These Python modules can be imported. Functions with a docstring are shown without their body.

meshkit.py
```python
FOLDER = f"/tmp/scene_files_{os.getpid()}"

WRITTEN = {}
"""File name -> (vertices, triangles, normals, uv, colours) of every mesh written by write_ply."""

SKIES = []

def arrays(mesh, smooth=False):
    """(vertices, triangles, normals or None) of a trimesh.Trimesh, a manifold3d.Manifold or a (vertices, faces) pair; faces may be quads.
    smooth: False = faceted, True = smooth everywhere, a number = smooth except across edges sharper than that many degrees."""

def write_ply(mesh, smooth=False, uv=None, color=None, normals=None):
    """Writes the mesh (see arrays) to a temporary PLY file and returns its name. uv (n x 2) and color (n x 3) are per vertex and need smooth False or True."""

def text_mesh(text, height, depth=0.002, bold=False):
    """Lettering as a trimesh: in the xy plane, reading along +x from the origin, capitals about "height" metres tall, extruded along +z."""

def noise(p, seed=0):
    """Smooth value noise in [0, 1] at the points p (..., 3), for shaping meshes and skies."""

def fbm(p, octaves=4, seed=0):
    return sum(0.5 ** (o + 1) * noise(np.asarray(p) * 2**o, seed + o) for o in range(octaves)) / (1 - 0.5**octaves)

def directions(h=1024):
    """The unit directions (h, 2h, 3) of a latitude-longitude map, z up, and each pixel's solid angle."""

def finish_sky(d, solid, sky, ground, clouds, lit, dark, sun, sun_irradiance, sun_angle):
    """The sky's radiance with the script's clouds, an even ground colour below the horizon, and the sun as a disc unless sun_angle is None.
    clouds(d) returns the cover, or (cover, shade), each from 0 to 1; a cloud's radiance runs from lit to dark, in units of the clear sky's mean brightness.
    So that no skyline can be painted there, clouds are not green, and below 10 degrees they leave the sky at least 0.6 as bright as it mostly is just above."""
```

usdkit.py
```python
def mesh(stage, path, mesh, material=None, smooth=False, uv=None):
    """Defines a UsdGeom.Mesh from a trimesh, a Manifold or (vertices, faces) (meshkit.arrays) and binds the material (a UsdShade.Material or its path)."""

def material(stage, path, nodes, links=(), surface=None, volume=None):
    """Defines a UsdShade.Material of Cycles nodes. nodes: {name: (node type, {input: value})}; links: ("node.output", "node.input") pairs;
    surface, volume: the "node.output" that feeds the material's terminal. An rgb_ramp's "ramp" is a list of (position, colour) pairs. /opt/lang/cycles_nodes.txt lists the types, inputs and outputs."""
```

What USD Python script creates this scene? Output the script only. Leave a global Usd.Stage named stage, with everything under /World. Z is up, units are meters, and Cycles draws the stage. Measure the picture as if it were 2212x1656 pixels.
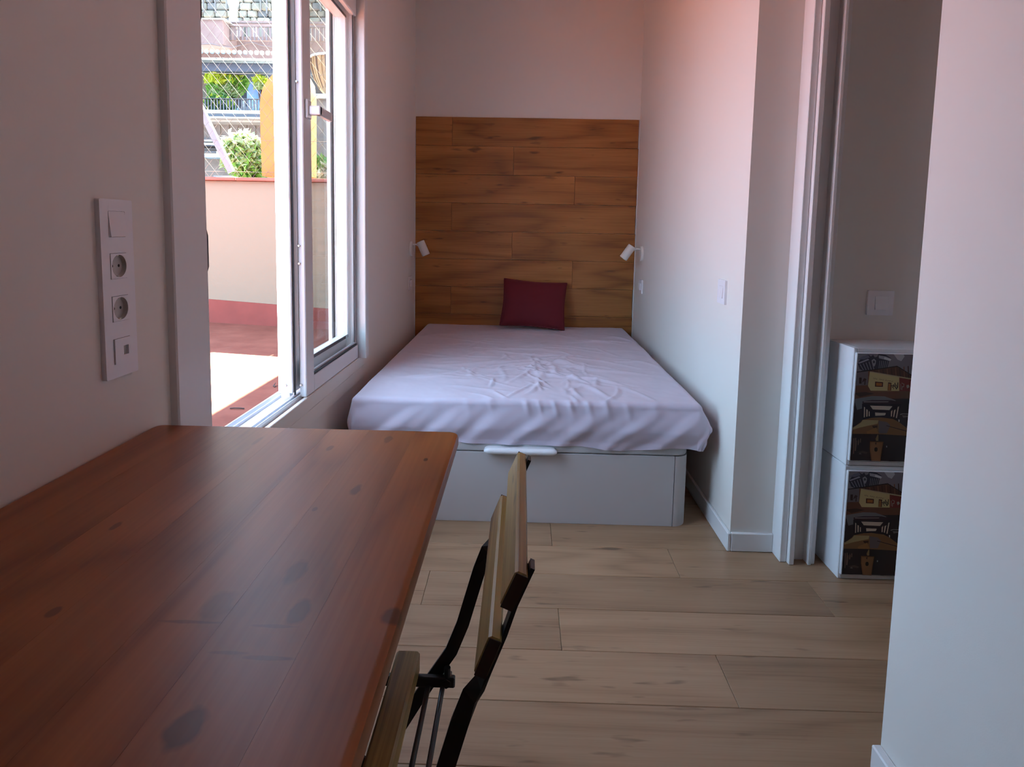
import math, random
import numpy as np, trimesh, manifold3d as mf
from shapely.geometry import Polygon, box as sbox, LineString
import usdkit, meshkit
from pxr import Usd, UsdGeom, UsdLux, UsdShade, Gf, Sdf, Vt

stage = Usd.Stage.CreateInMemory()
UsdGeom.SetStageUpAxis(stage, 'Z'); UsdGeom.SetStageMetersPerUnit(stage, 1.0)
world = UsdGeom.Xform.Define(stage, '/World'); stage.SetDefaultPrim(world.GetPrim())
rng = np.random.default_rng(7); random.seed(7)

# ------------------------------------------------------------------ camera, sky, sun, exposure
FPX, PITCH, YAW, ROLL, CAMZ, PCX, PCY = 1356.377, .09864, -.01826, .01881, 1.144, 1102.14, 632.44
PW, PH = 2212, 1656
fw = np.array([math.sin(YAW)*math.cos(PITCH), math.cos(YAW)*math.cos(PITCH), -math.sin(PITCH)])
r0 = np.array([math.cos(YAW), -math.sin(YAW), 0]); u0 = np.cross(r0, fw)
rt = r0*math.cos(ROLL)+u0*math.sin(ROLL); upv = -r0*math.sin(ROLL)+u0*math.cos(ROLL)
cam = UsdGeom.Camera.Define(stage, '/World/camera')
cam.CreateHorizontalApertureAttr(36.0); cam.CreateVerticalApertureAttr(36.0*PH/PW)
cam.CreateFocalLengthAttr(FPX/PW*36.0)
cam.CreateHorizontalApertureOffsetAttr((PW/2-PCX)/PW*36.0)
cam.CreateVerticalApertureOffsetAttr(-(PH/2-PCY)/PW*36.0)
cam.CreateClippingRangeAttr(Gf.Vec2f(.02, 500)); cam.CreateFStopAttr(0.0)
cam.AddTransformOp().Set(Gf.Matrix4d(*rt, 0, *upv, 0, *(-fw), 0, 0, 0, CAMZ, 1))
cam.CreateExposureAttr(1.38)
dome = UsdLux.DomeLight.Define(stage, '/World/sky'); dome.CreateIntensityAttr(0.92); dome.CreateColorAttr(Gf.Vec3f(.54, .79, 1.14))
SUN = np.array([.125, .90, 1.0]); SUN /= np.linalg.norm(SUN)          # direction towards the sun, beyond the parapet
sun = UsdLux.DistantLight.Define(stage, '/World/sun'); sun.CreateIntensityAttr(280000.0); sun.CreateAngleAttr(.53); sun.CreateColorAttr(Gf.Vec3f(1, .89, .70))
sx_ = np.cross([0, 0, 1.0], SUN); sx_ /= np.linalg.norm(sx_); sy_ = np.cross(SUN, sx_)
sun.AddTransformOp().Set(Gf.Matrix4d(*sx_, 0, *sy_, 0, *SUN, 0, 0, 0, 0, 1))

# ------------------------------------------------------------------ helpers
def at(px, py, y):
    """A point of the place seen at a pixel of the photograph, at depth y."""
    d = fw + rt*(px-PCX)/FPX - upv*(py-PCY)/FPX
    return np.array([0, 0, CAMZ]) + d*(y/d[1])

used = {}
def pathfor(name, parent=None):
    base = (str(parent.GetPath()) if parent else '/World') + '/' + name
    n = used.get(base, 0); used[base] = n+1
    return base if n == 0 else f'{base}_{n:03d}'

def keys(p, label=None, cat=None, group=None, kind=None):
    p = p.GetPrim() if hasattr(p, 'GetPrim') else p
    for k, v in (('label', label), ('category', cat), ('group', group), ('kind', kind)):
        if v: p.SetCustomDataByKey(k, v)
    return p

def obj(name, mesh, m, parent=None, label=None, cat=None, group=None, kind=None, smooth=False):
    if isinstance(mesh, list): mesh = cat_(mesh)
    p = usdkit.mesh(stage, pathfor(name, parent), mesh, M[m] if isinstance(m, str) else m, smooth=smooth).GetPrim()
    return keys(p, label, cat, group, kind)

def thing(name, label=None, cat=None, loc=(0, 0, 0), group=None, kind=None, rz=0):
    x = UsdGeom.Xform.Define(stage, pathfor(name))
    x.AddTranslateOp().Set(Gf.Vec3d(*map(float, loc)))
    if rz: x.AddRotateZOp().Set(rz)
    return keys(x, label, cat, group, kind)

def dup(src, loc, label, group, rz=0):
    """A copy of a thing by an internal reference, with its own label."""
    x = UsdGeom.Xform.Define(stage, pathfor(src.GetName()))
    x.GetPrim().GetReferences().AddInternalReference(src.GetPath()); x.GetPrim().SetInstanceable(True)
    x.ClearXformOpOrder(); x.AddTranslateOp().Set(Gf.Vec3d(*map(float, loc)))
    if rz: x.AddRotateZOp().Set(rz)
    return keys(x, label, src.GetCustomDataByKey('category'), group)

def cat_(ms):
    out = []
    for m in ms:
        if hasattr(m, 'to_mesh'):
            a = m.to_mesh(); m = trimesh.Trimesh(a.vert_properties[:, :3], a.tri_verts, process=False)
        out.append(m)
    return trimesh.util.concatenate(out)

def bx(x0, x1, y0, y1, z0, z1, c=0.0):
    """A box, its edges chamfered by c."""
    x0, x1 = sorted((x0, x1)); y0, y1 = sorted((y0, y1)); z0, z1 = sorted((z0, z1))
    if c <= 0:
        b = trimesh.creation.box([x1-x0, y1-y0, z1-z0]); b.apply_translation([(x0+x1)/2, (y0+y1)/2, (z0+z1)/2]); return b
    c = min(c, .49*(x1-x0), .49*(y1-y0), .49*(z1-z0)); v = []
    for X, sx in ((x0, 1), (x1, -1)):
        for Y, sy in ((y0, 1), (y1, -1)):
            for Z, sz in ((z0, 1), (z1, -1)):
                v += [(X, Y+sy*c, Z+sz*c), (X+sx*c, Y, Z+sz*c), (X+sx*c, Y+sy*c, Z)]
    return trimesh.PointCloud(v).convex_hull

def rbox(x0, x1, y0, y1, z0, z1, r, n=12):
    """A box with rounded edges: the hull of eight spheres."""
    s = mf.Manifold.sphere(r, n)
    return mf.Manifold.batch_hull([s.translate((x, y, z)) for x in (x0+r, x1-r) for y in (y0+r, y1-r) for z in (z0+r, z1-r)])

def cyl(a, b, r, n=16, r2=None):
    a, b = np.array(a, float), np.array(b, float); d = b-a; L = np.linalg.norm(d)
    m = mf.Manifold.cylinder(L, r, r if r2 is None else r2, n).to_mesh()
    t = trimesh.Trimesh(m.vert_properties[:, :3], m.tri_verts, process=False)
    t.apply_transform(trimesh.geometry.align_vectors([0, 0, 1], d/L)); t.apply_translation(a); return t

def prism(poly, h0, h1, axis='z'):
    """A polygon extruded along an axis: 'z' xy-polygon; 'y' xz-polygon; 'x' yz-polygon."""
    p = poly if hasattr(poly, 'exterior') else Polygon(poly)
    m = trimesh.creation.extrude_polygon(p, h1-h0, engine='earcut'); v = m.vertices.copy(); v[:, 2] += h0
    if axis == 'y': v = np.stack([v[:, 0], v[:, 2], v[:, 1]], 1); m = trimesh.Trimesh(v, m.faces[:, ::-1], process=False)
    elif axis == 'x': m = trimesh.Trimesh(np.stack([v[:, 2], v[:, 0], v[:, 1]], 1), m.faces, process=False)
    else: m = trimesh.Trimesh(v, m.faces, process=False)
    return m

def lathe(profile, n=32, centre=(0, 0, 0), axis=(0, 0, 1)):
    m = trimesh.creation.revolve(np.array(profile, float), sections=n)
    m.apply_transform(trimesh.geometry.align_vectors([0, 0, 1], np.array(axis, float)/np.linalg.norm(axis))); m.apply_translation(centre); return m

def tube(pts, r, n=6):
    pts = np.asarray(pts, float); T = np.gradient(pts, axis=0); T /= np.linalg.norm(T, axis=1)[:, None]
    ref = np.array([0, 0, 1.0]) if abs(T[:, 2]).mean() < .8 else np.array([1.0, 0, 0])
    v, f = [], []
    R = np.broadcast_to(np.asarray(r, float), (len(pts),))
    for p, t, rr in zip(pts, T, R):
        a = np.cross(t, ref); a /= np.linalg.norm(a); b = np.cross(t, a)
        for k in range(n):
            w = 2*math.pi*k/n; v.append(p+rr*(a*math.cos(w)+b*math.sin(w)))
    for i in range(len(pts)-1):
        for k in range(n):
            q = [i*n+k, i*n+(k+1) % n, (i+1)*n+(k+1) % n, (i+1)*n+k]; f += [[q[0], q[2], q[1]], [q[0], q[3], q[2]]]
    for k in range(1, n-1):
        f += [[0, k, k+1], [(len(pts)-1)*n, (len(pts)-1)*n+k+1, (len(pts)-1)*n+k]]
    return trimesh.Trimesh(v, f, process=False)

def strip(pts, wdir, w, t):
    """A flat bar swept along pts; wdir gives the direction of its width at each point."""
    pts, wd = np.asarray(pts, float), np.asarray(wdir, float); T = np.gradient(pts, axis=0)
    v, f = [], []
    for p, a, tt in zip(pts, wd, T):
        tt = tt/np.linalg.norm(tt); a = a-tt*(a@tt); a /= np.linalg.norm(a); b = np.cross(tt, a)
        v += [p+a*w/2+b*t/2, p-a*w/2+b*t/2, p-a*w/2-b*t/2, p+a*w/2-b*t/2]
    n = len(pts)
    for i in range(n-1):
        for k in range(4):
            q = [i*4+k, i*4+(k+1) % 4, (i+1)*4+(k+1) % 4, (i+1)*4+k]; f += [[q[0], q[1], q[2]], [q[0], q[2], q[3]]]
    f += [[0, 2, 1], [0, 3, 2], [4*n-4, 4*n-3, 4*n-2], [4*n-4, 4*n-2, 4*n-1]]
    m = trimesh.Trimesh(v, f, process=True); m.fix_normals(); return m

def grid_faces(nu, nv):
    i, j = np.meshgrid(np.arange(nu-1), np.arange(nv-1), indexing='ij'); a = (i*nv+j).ravel()
    return np.stack([a, a+nv, a+nv+1, a+1], 1)

# ------------------------------------------------------------------ materials
M = {}
def mat(name, nodes, links, surface='p.BSDF'):
    M[name] = usdkit.material(stage, '/World/Looks/'+name, nodes, links, surface=surface); return M[name]

def plain(name, color, rough=.5, bump=0, bscale=200, **kw):
    n, l = {'p': ('principled_bsdf', dict(base_color=color, roughness=rough, **kw))}, []
    if bump:
        n |= {'g': ('geometry', {}), 'n': ('noise_texture', dict(scale=bscale, detail=3.0)), 'b': ('bump', dict(strength=bump, distance=.002))}
        l += [('g.position', 'n.vector'), ('n.fac', 'b.height'), ('b.normal', 'p.normal')]
    return mat(name, n, l)

def mottled(name, c1, c2, scale=4, rough=.7, bump=.15, stretch=(1, 1, 1), lo=.35, hi=.65, **kw):
    return mat(name, {'g': ('geometry', {}), 'm': ('mapping', dict(scale=stretch)), 'n': ('noise_texture', dict(scale=scale, detail=6.0, roughness=.6)),
        'r': ('rgb_ramp', {'ramp': [(0, c1), (lo, c1), (hi, c2), (1, c2)]}), 'b': ('bump', dict(strength=bump, distance=.01)), 'p': ('principled_bsdf', dict(roughness=rough, **kw))},
        [('g.position', 'm.vector'), ('m.vector', 'n.vector'), ('n.fac', 'r.fac'), ('r.color', 'p.base_color'), ('n.fac', 'b.height'), ('b.normal', 'p.normal')])

def wood(name, dark, mid, light, grain, seed, ring=9.0, rough=.45, knots=True, tone=1.0, coat=0.0, fine=1.0, knotcol=None, spots=(), knot_t=.66, ringw=.38, bump=.08, streak=7.0, n3w=.22, span=.24):
    """Timber with its grain along an axis: growth rings, fibres, streaks and knots, all in the colour."""
    def sc(along, across): return tuple(along if k == grain else across for k in range(3))
    o = np.random.default_rng(seed).uniform(-20, 20, 3)
    dark, mid, light = (tuple(np.array(c)*tone) for c in (dark, mid, light))
    kc = tuple(np.array(knotcol if knotcol is not None else np.array(dark)*.45))
    n = {'g': ('geometry', {}),
         'm1': ('mapping', dict(location=tuple(o), scale=sc(.8, 5.0))), 'n1': ('noise_texture', dict(scale=1.0, detail=2.0, roughness=.35, distortion=.1)),
         'k': ('math', dict(math_type='multiply', value2=ring*6.28)), 's': ('math', dict(math_type='sine')), 'h0': ('math', dict(math_type='multiply_add', value2=.5, value3=.5)), 'h': ('math', dict(math_type='power', value2=.55)),
         'm2': ('mapping', dict(location=tuple(o*1.7), scale=sc(3.0, 130*fine))), 'n2': ('noise_texture', dict(scale=1.0, detail=4.0, roughness=.65)),
         'm3': ('mapping', dict(location=tuple(o*.6), scale=sc(1.1, streak))), 'n3': ('noise_texture', dict(scale=1.0, detail=4.0, roughness=.55)),
         'mx': ('mix_float', dict(fac=ringw)), 'mx2': ('mix_float', dict(fac=n3w)),
         'r': ('rgb_ramp', {'ramp': [(0, dark), (.5-span, dark), (.5, mid), (.5+span, light), (1, light)]}),
         'b': ('bump', dict(strength=bump, distance=.001)),
         'p': ('principled_bsdf', dict(roughness=rough, coat_weight=coat, coat_roughness=.25))}
    l = [('g.position', 'm1.vector'), ('m1.vector', 'n1.vector'), ('n1.fac', 'k.value1'), ('k.value', 's.value1'), ('s.value', 'h0.value1'), ('h0.value', 'h.value1'),
         ('g.position', 'm2.vector'), ('m2.vector', 'n2.vector'), ('g.position', 'm3.vector'), ('m3.vector', 'n3.vector'),
         ('n2.fac', 'mx.a'), ('h.value', 'mx.b'), ('mx.result', 'mx2.a'), ('n3.fac', 'mx2.b'), ('mx2.result', 'r.fac'), ('n2.fac', 'b.height'), ('b.normal', 'p.normal')]
    last = 'r.color'
    if knots:
        n |= {'m4': ('mapping', dict(location=tuple(o*.35), scale=sc(6.0, 30))), 'n4': ('noise_texture', dict(scale=1.0, detail=2.0)),
              'kr': ('map_range', dict(from_min=knot_t, from_max=knot_t+.10, to_min=0.0, to_max=.75, clamp=True)), 'mk': ('mix_color', dict(b=kc))}
        l += [('g.position', 'm4.vector'), ('m4.vector', 'n4.vector'), ('n4.fac', 'kr.value'), ('kr.result', 'mk.fac'), (last, 'mk.a')]; last = 'mk.result'
    if spots:
        n['wob'] = ('noise_texture', dict(scale=40.0, detail=2.0)); l.append(('g.position', 'wob.vector'))
        prev = None
        for i, (pos, (ra, rc), strength) in enumerate(spots):
            S = np.array(sc(1/ra, 1/rc)); P = tuple(-np.array(pos)*S)
            n[f'q{i}'] = ('mapping', dict(location=P, scale=tuple(S))); n[f'd{i}'] = ('vector_math', dict(math_type='length'))
            n[f'a{i}'] = ('math', dict(math_type='add')); n[f'e{i}'] = ('map_range', dict(from_min=1.24, from_max=1.62, to_min=strength*.72, to_max=0.0, clamp=True))
            l += [('g.position', f'q{i}.vector'), (f'q{i}.vector', f'd{i}.vector1'), (f'd{i}.value', f'a{i}.value1'), ('wob.fac', f'a{i}.value2'), (f'a{i}.value', f'e{i}.value')]
            if prev:
                n[f'x{i}'] = ('math', dict(math_type='maximum')); l += [(prev, f'x{i}.value1'), (f'e{i}.result', f'x{i}.value2')]; prev = f'x{i}.value'
            else: prev = f'e{i}.result'
        n['ms'] = ('mix_color', dict(b=kc)); l += [(prev, 'ms.fac'), (last, 'ms.a')]; last = 'ms.result'
    l.append((last, 'p.base_color'))
    return mat(name, n, l)

plain('wall_paint', (.80, .76, .70), .62, .05, 350)
plain('ceiling_paint', (.85, .84, .82), .7)
plain('trim_white', (.80, .80, .79), .35)
plain('pvc_white', (.82, .81, .80), .32)
plain('aluminium', (.72, .74, .77), .35, metallic=.55)
plain('gasket', (.012, .012, .016), .5)
plain('plastic_white', (.87, .85, .87), .3)
plain('socket_grey', (.50, .48, .45), .4)
plain('dark_hole', (.01, .01, .01), .6)
plain('steel_pin', (.55, .5, .42), .35, metallic=.8)
plain('keeper_dark', (.10, .085, .09), .45)
plain('lamp_white', (.80, .76, .70), .45)
plain('lens', (.85, .85, .8), .2)
plain('bed_white', (.58, .55, .54), .5, .04, 500)
plain('bed_lid', (.55, .56, .57), .55)
plain('handle_white', (.80, .81, .83), .35)
plain('mattress_cloth', (.7, .68, .66), .8)
plain('velvet', (.13, .006, .014), .8, .25, 260, sheen_weight=.35, sheen_roughness=.4, sheen_tint=(.8, .15, .18))
plain('black_steel', (.013, .012, .014), .42, .08, 90)
plain('cabinet_white', (.78, .79, .80), .38)
mat('sheet_cloth', {'g': ('geometry', {}), 'm': ('mapping', dict(scale=(420, 420, 420))), 'n': ('noise_texture', dict(scale=1.0, detail=2.0)), 'b': ('bump', dict(strength=.05, distance=.001)),
    'p': ('principled_bsdf', dict(base_color=(.60, .535, .625), roughness=.85, sheen_weight=.15))},
    [('g.position', 'm.vector'), ('m.vector', 'n.vector'), ('n.fac', 'b.height'), ('b.normal', 'p.normal')])
mat('pane_glass', {'t': ('transparent_bsdf', dict(color=(.93, .95, .94))), 'g': ('glossy_bsdf', dict(color=(1, 1, 1), roughness=.02)), 'f': ('fresnel', dict(IOR=1.5)), 'gm': ('geometry', {}), 'o': ('math', dict(math_type='subtract', value1=1.0)), 'k': ('math', dict(math_type='multiply')), 'x': ('mix_closure', {})},
    [('gm.backfacing', 'o.value2'), ('f.fac', 'k.value1'), ('o.value', 'k.value2'), ('k.value', 'x.fac'), ('t.BSDF', 'x.closure1'), ('g.BSDF', 'x.closure2')], surface='x.closure')
HB = [wood(f'oak_panel_{i}', (.20, .068, .013), (.39, .150, .033), (.52, .225, .060), 0, 100+i, ring=4+i % 3, rough=.42, ringw=.3, tone=(1.0, .92, 1.06, .95, 1.08, .88)[i]) for i in range(6)]
FL = [wood(f'oak_floor_{i}', (.240, .139, .074), (.345, .208, .116), (.405, .258, .152), 0, 200+i, ring=4+i % 3, rough=.42, ringw=.3, tone=(1.0, .94, 1.04, .97, 1.07, .92)[i]) for i in range(6)]
WD = [wood(f'acacia_{i}', (.080, .040, .010), (.27, .165, .040), (.46, .31, .085), 1, 300+i, ring=5, rough=.4, fine=1.6, span=.17, n3w=.4, streak=40, tone=(1, .92, 1.05)[i]) for i in range(3)]
plain('acacia_end', (.050, .024, .015), .6)
SP = [((-.253, .946, .735), (.020, .009), .8), ((-.254, 1.183, .735), (.022, .008), .7), ((-.165, 1.082, .735), (.008, .004), .95), ((-.321, .635, .735), (.030, .017), .45), ((-.231, .629, .735), (.024, .012), .75),
      ((-.268, .471, .735), (.021, .015), .9), ((-.545, .807, .735), (.014, .006), .85), ((-.487, .616, .735), (.010, .006), .8), ((-.13, .628, .735), (.016, .014), .9), ((-.351, 1.129, .735), (.016, .006), .7),
      ((-.295, .874, .735), (.008, .004), .6), ((-.262, .707, .735), (.03, .012), .5), ((-.50, 1.16, .735), (.025, .006), .5),
      ((-.335, .607, .735), (.0030, .030), .55), ((-.245, .604, .735), (.0030, .022), .5), ((-.235, .556, .735), (.0035, .024), .6), ((-.275, .562, .735), (.003, .018), .45)]
PN = [wood(f'pine_{i}', (.185, .050, .009), (.28, .086, .016), (.36, .122, .028), 1, 400+i, ring=7, rough=.36, knots=False, coat=.0, spots=SP, tone=(1, .93, 1.04, .96, 1.07, .95, 1.08)[i], knotcol=(.04, .015, .009), ringw=.4, bump=.04, span=.27) for i in range(7)]
mottled('red_floor_paint', (0.1476, 0.04608, 0.03096), (0.1944, 0.06624, 0.04464), 5, .9, .2, specular_ior_level=.12)
mottled('red_skirting_paint', (0.1875, 0.0315, 0.018), (0.2175, 0.0375, 0.0225), 6, .6, .15)
plain('parapet_render', (.25, .195, .13), .85, .15, 60)
mottled('coping_paint', (0.252, 0.06, 0.036), (0.33, 0.12, 0.078), 6, .7, .2)
mottled('orange_render', (0.429, 0.156, 0.0351), (0.4836, 0.1872, 0.0468), 5, .85, .2)
plain('galvanised', (.21, .20, .205), .5, metallic=.4)
plain('wire', (.15, .13, .105), .45, metallic=.3)
mottled('pink_render', (0.1984, 0.1178, 0.0961), (0.2604, 0.1674, 0.1364), 3, .9, .3)
mottled('grey_render', (0.128, 0.116, 0.108), (0.208, 0.192, 0.176), 3, .9, .3)
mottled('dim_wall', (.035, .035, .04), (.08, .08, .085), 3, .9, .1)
plain('blue_grey_beam', (.055, .075, .11), .6)
plain('pale_sheet', (0.288, 0.33, 0.33), .5)
plain('white_masonry', (0.4092, 0.403, 0.3906), .8)
plain('dark_rail', (.05, .055, .06), .5)
plain('brown_rail', (.16, .11, .095), .6)
plain('blue_cloth', (.25, .42, .82), .8)
plain('pale_blue', (.35, .55, .72), .6)
for i, c in enumerate([(.215, .19, .135), (.17, .155, .12), (.25, .222, .16), (.155, .143, .125), (.235, .20, .145)]): mottled(f'stone_{i}', tuple(np.array(c)*.85), c, 6, .9, .3)
plain('straw', (0.336, 0.21, 0.098), .8, .3, 60); plain('straw_dark', (0.098, 0.049, 0.0245), .85)
plain('twig_brown', (.05, .025, .018), .8)
def leafmat(name, c, tr):
    mat(name, {'d': ('principled_bsdf', dict(base_color=c, roughness=.5)), 't': ('translucent_bsdf', dict(color=tr)), 'x': ('mix_closure', dict(fac=.4))}, [('d.BSDF', 'x.closure1'), ('t.BSDF', 'x.closure2')], surface='x.closure')
leafmat('leaf_yellow', (.42, .52, .05), (.55, .65, .05)); leafmat('leaf_green', (.13, .30, .05), (.22, .45, .06)); leafmat('leaf_pale', (.25, .33, .15), (.28, .38, .14)); leafmat('leaf_deep', (.04, .13, .03), (.08, .22, .04)); leafmat('leaf_white', (.55, .57, .48), (.4, .45, .34))
mat('print_ink', {'a': ('attribute', dict(attribute='inkColor')), 'p': ('principled_bsdf', dict(roughness=.22))}, [('a.color', 'p.base_color')])

# ------------------------------------------------------------------ the room
XL, XR, YB, ZC = -.748, .777, 4.353, 2.86
YRET, XP, YP = 2.206, .775, 1.237
floor = thing('floor', kind='structure', label='grey brown oak laminate floor of long boards laid across the room', cat='floor')
obj('subfloor', bx(XL, 2.3, -1.7, YB, -.06, -.012), 'dark_hole', floor)
PWID, PLEN, D0 = .192, 1.26, 2.2
k = 0
for row in range(-11, 21):
    y1 = D0-PWID*row+PWID; y0 = y1-PWID                          # row 0 lies beyond the joint D0
    y1, y0 = min(y1, YB-.002), max(y0, -1.69)
    if y1-y0 < .02: continue
    j = .131+.42*(row % 3)-PLEN*4
    while j < 2.3:
        a, b = max(j, XL), min(j+PLEN, 2.29); j += PLEN
        if b-a < .02: continue
        obj('plank', bx(a+.0004, b-.0004, y0+.0005, y1-.0005, -.012, 0, .0013), FL[(k*5+row) % 6], floor); k += 1
obj('ceiling', bx(XL-.3, 2.4, -1.8, YB+.1, ZC, ZC+.08), 'ceiling_paint', kind='structure', label='plain white ceiling over the room', cat='ceiling')
obj('wall_back', bx(XL, 2.3, YB, YB+.1, 0, ZC), 'wall_paint', kind='structure', label='white end wall behind the bed above the oak panel', cat='wall')
XO = -.865                                                        # outer face of the window wall
WY0, WY1, WZ0, WZ1 = 1.40, 2.86, .555, 2.12
wl = thing('wall_left', kind='structure', label='white left wall with the table against it and the window in it', cat='wall')
obj('wall_panel', bx(XO, XL, -1.7, WY0, -.02, ZC), 'wall_paint', wl)
obj('wall_panel', bx(XO, XL, WY1, YB+.1, -.02, ZC), 'wall_paint', wl)
obj('wall_panel', bx(XO, XL, WY0, WY1, -.02, WZ0-.02), 'wall_paint', wl)
obj('wall_panel', bx(XO, XL, WY0, WY1, WZ1, ZC), 'wall_paint', wl)
obj('wall_right', bx(XR, .93, YRET, YB, 0, ZC), 'wall_paint', kind='structure', label='white wall along the right side of the bed', cat='wall')
obj('wall_right', bx(XP, .93, -1.7, YP, 0, ZC), 'wall_paint', kind='structure', label='white wall filling the right edge, nearest the camera', cat='wall')
obj('wall_corridor', bx(.93, 2.3, YRET, YRET+.1, 0, ZC), 'wall_paint', kind='structure', label='dim wall behind the shoe cabinets past the doorway', cat='wall')
obj('wall_corridor', bx(2.2, 2.3, .9, YRET, 0, ZC), 'wall_paint', kind='structure', label='far end wall of the dim side room', cat='wall')
obj('wall_corridor', bx(.93, 2.3, .8, .9, 0, ZC), 'wall_paint', kind='structure', label='near wall of the dim side room', cat='wall')
obj('wall_right', bx(.93, 1.03, YP-.34, 1.26, 0, ZC), 'wall_paint', kind='structure', label='wall stub hiding the pocket of the sliding door', cat='wall')
obj('wall_right', bx(.94, 1.03, 1.26, YRET, 2.16, ZC), 'wall_paint', kind='structure', label='wall above the side doorway', cat='wall')
obj('wall_front', bx(XL, 2.3, -1.8, -1.7, -.02, ZC), 'wall_paint', kind='structure', label='plain white wall behind the camera', cat='wall')
obj('wall_outer', bx(XO, 2.4, YB+.101, 8.4, -.1, ZC+.08), 'parapet_render', kind='structure', label='rest of the house wall running on beyond the terrace', cat='wall')

BH, BT = .070, .013
def baseboard(name, x0, x1, y0, y1, label, h=BH):
    obj(name, bx(x0, x1, y0, y1, 0, h, .003), 'trim_white', kind='structure', label=label, cat='baseboard')
baseboard('baseboard_right', XR-BT, XR, YRET-BT, YB, 'white baseboard along the wall right of the bed')
baseboard('baseboard_corner', XR, .929, YRET-BT, YRET, 'short white baseboard between wall corner and door casing')
baseboard('baseboard_near', XP-.020, XP, -1.69, YP, 'white baseboard at the bottom right corner of the view', .085)

# ------------------------------------------------------------------ the side doorway
d1 = thing('door_1', kind='structure', label='white pocket door frame with a slot between two jambs', cat='door frame')
ZD = 2.14
obj('casing', bx(.928, .952, 2.129, YRET, 0, ZD, .002), 'trim_white', d1)
obj('jamb', bx(.9525, .971, 2.111, YRET, 0, ZD, .002), 'trim_white', d1)
obj('slot_back', bx(.9715, 1.0185, 2.152, YRET, 0, ZD), 'trim_white', d1)
obj('jamb', bx(1.019, 1.0315, 2.112, YRET, 0, ZD, .002), 'trim_white', d1)
obj('casing', bx(1.032, 1.046, 2.119, YRET, 0, ZD, .002), 'trim_white', d1)
obj('casing', bx(.928, .971, 1.262, 1.32, 0, ZD, .002), 'trim_white', d1)
obj('head_casing', bx(.928, .971, 1.262, YRET, ZD+.0005, ZD+.06, .002), 'trim_white', d1)

# ------------------------------------------------------------------ the window
w1 = thing('window_1', kind='structure', label='white two-leaf window standing half open above the bed and table', cat='window')
SILL = .556
YN, YF = 1.445, 2.80
fr = obj('frame', [bx(XO, -.752, WY0, YN, WZ0, WZ1, .003), bx(XO, -.752, YF, WY1, WZ0, WZ1, .003), bx(XO, -.752, YN, YF, 2.075, WZ1, .003), bx(XO, -.850, YN, YF, .535, SILL, .002), bx(-.850, -.752, YN, YF, .535, .549, .001)], 'pvc_white', w1)
for nm, xa, xb, ya, mt_ in (('jamb_ridge', -.865, -.849, 2.778, 'pvc_white'), ('jamb_gasket', -.8457, -.8415, 2.790, 'gasket'), ('jamb_ridge', -.8353, -.831, 2.786, 'pvc_white'), ('jamb_channel', -.8085, -.799, 2.797, 'socket_grey'),
        ('jamb_ridge', -.795, -.7816, 2.790, 'pvc_white'), ('jamb_ridge', -.767, -.7632, 2.793, 'pvc_white')):
    obj(nm, bx(xa, xb, ya, 2.8005, SILL, 2.075, .0008), mt_, w1)
tr = obj('track', [bx(-.852, -.846, YN, YF, .549, .566, .001), bx(-.834, -.829, YN, YF, .549, .562, .001), bx(-.777, -.772, YN, YF, .549, .566, .001), bx(-.763, -.758, YN, YF, .549, .566, .001)], 'aluminium', w1)
obj('track_channel', bx(-.829, -.777, YN, YF, .549, .5535), 'aluminium', w1)
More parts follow.
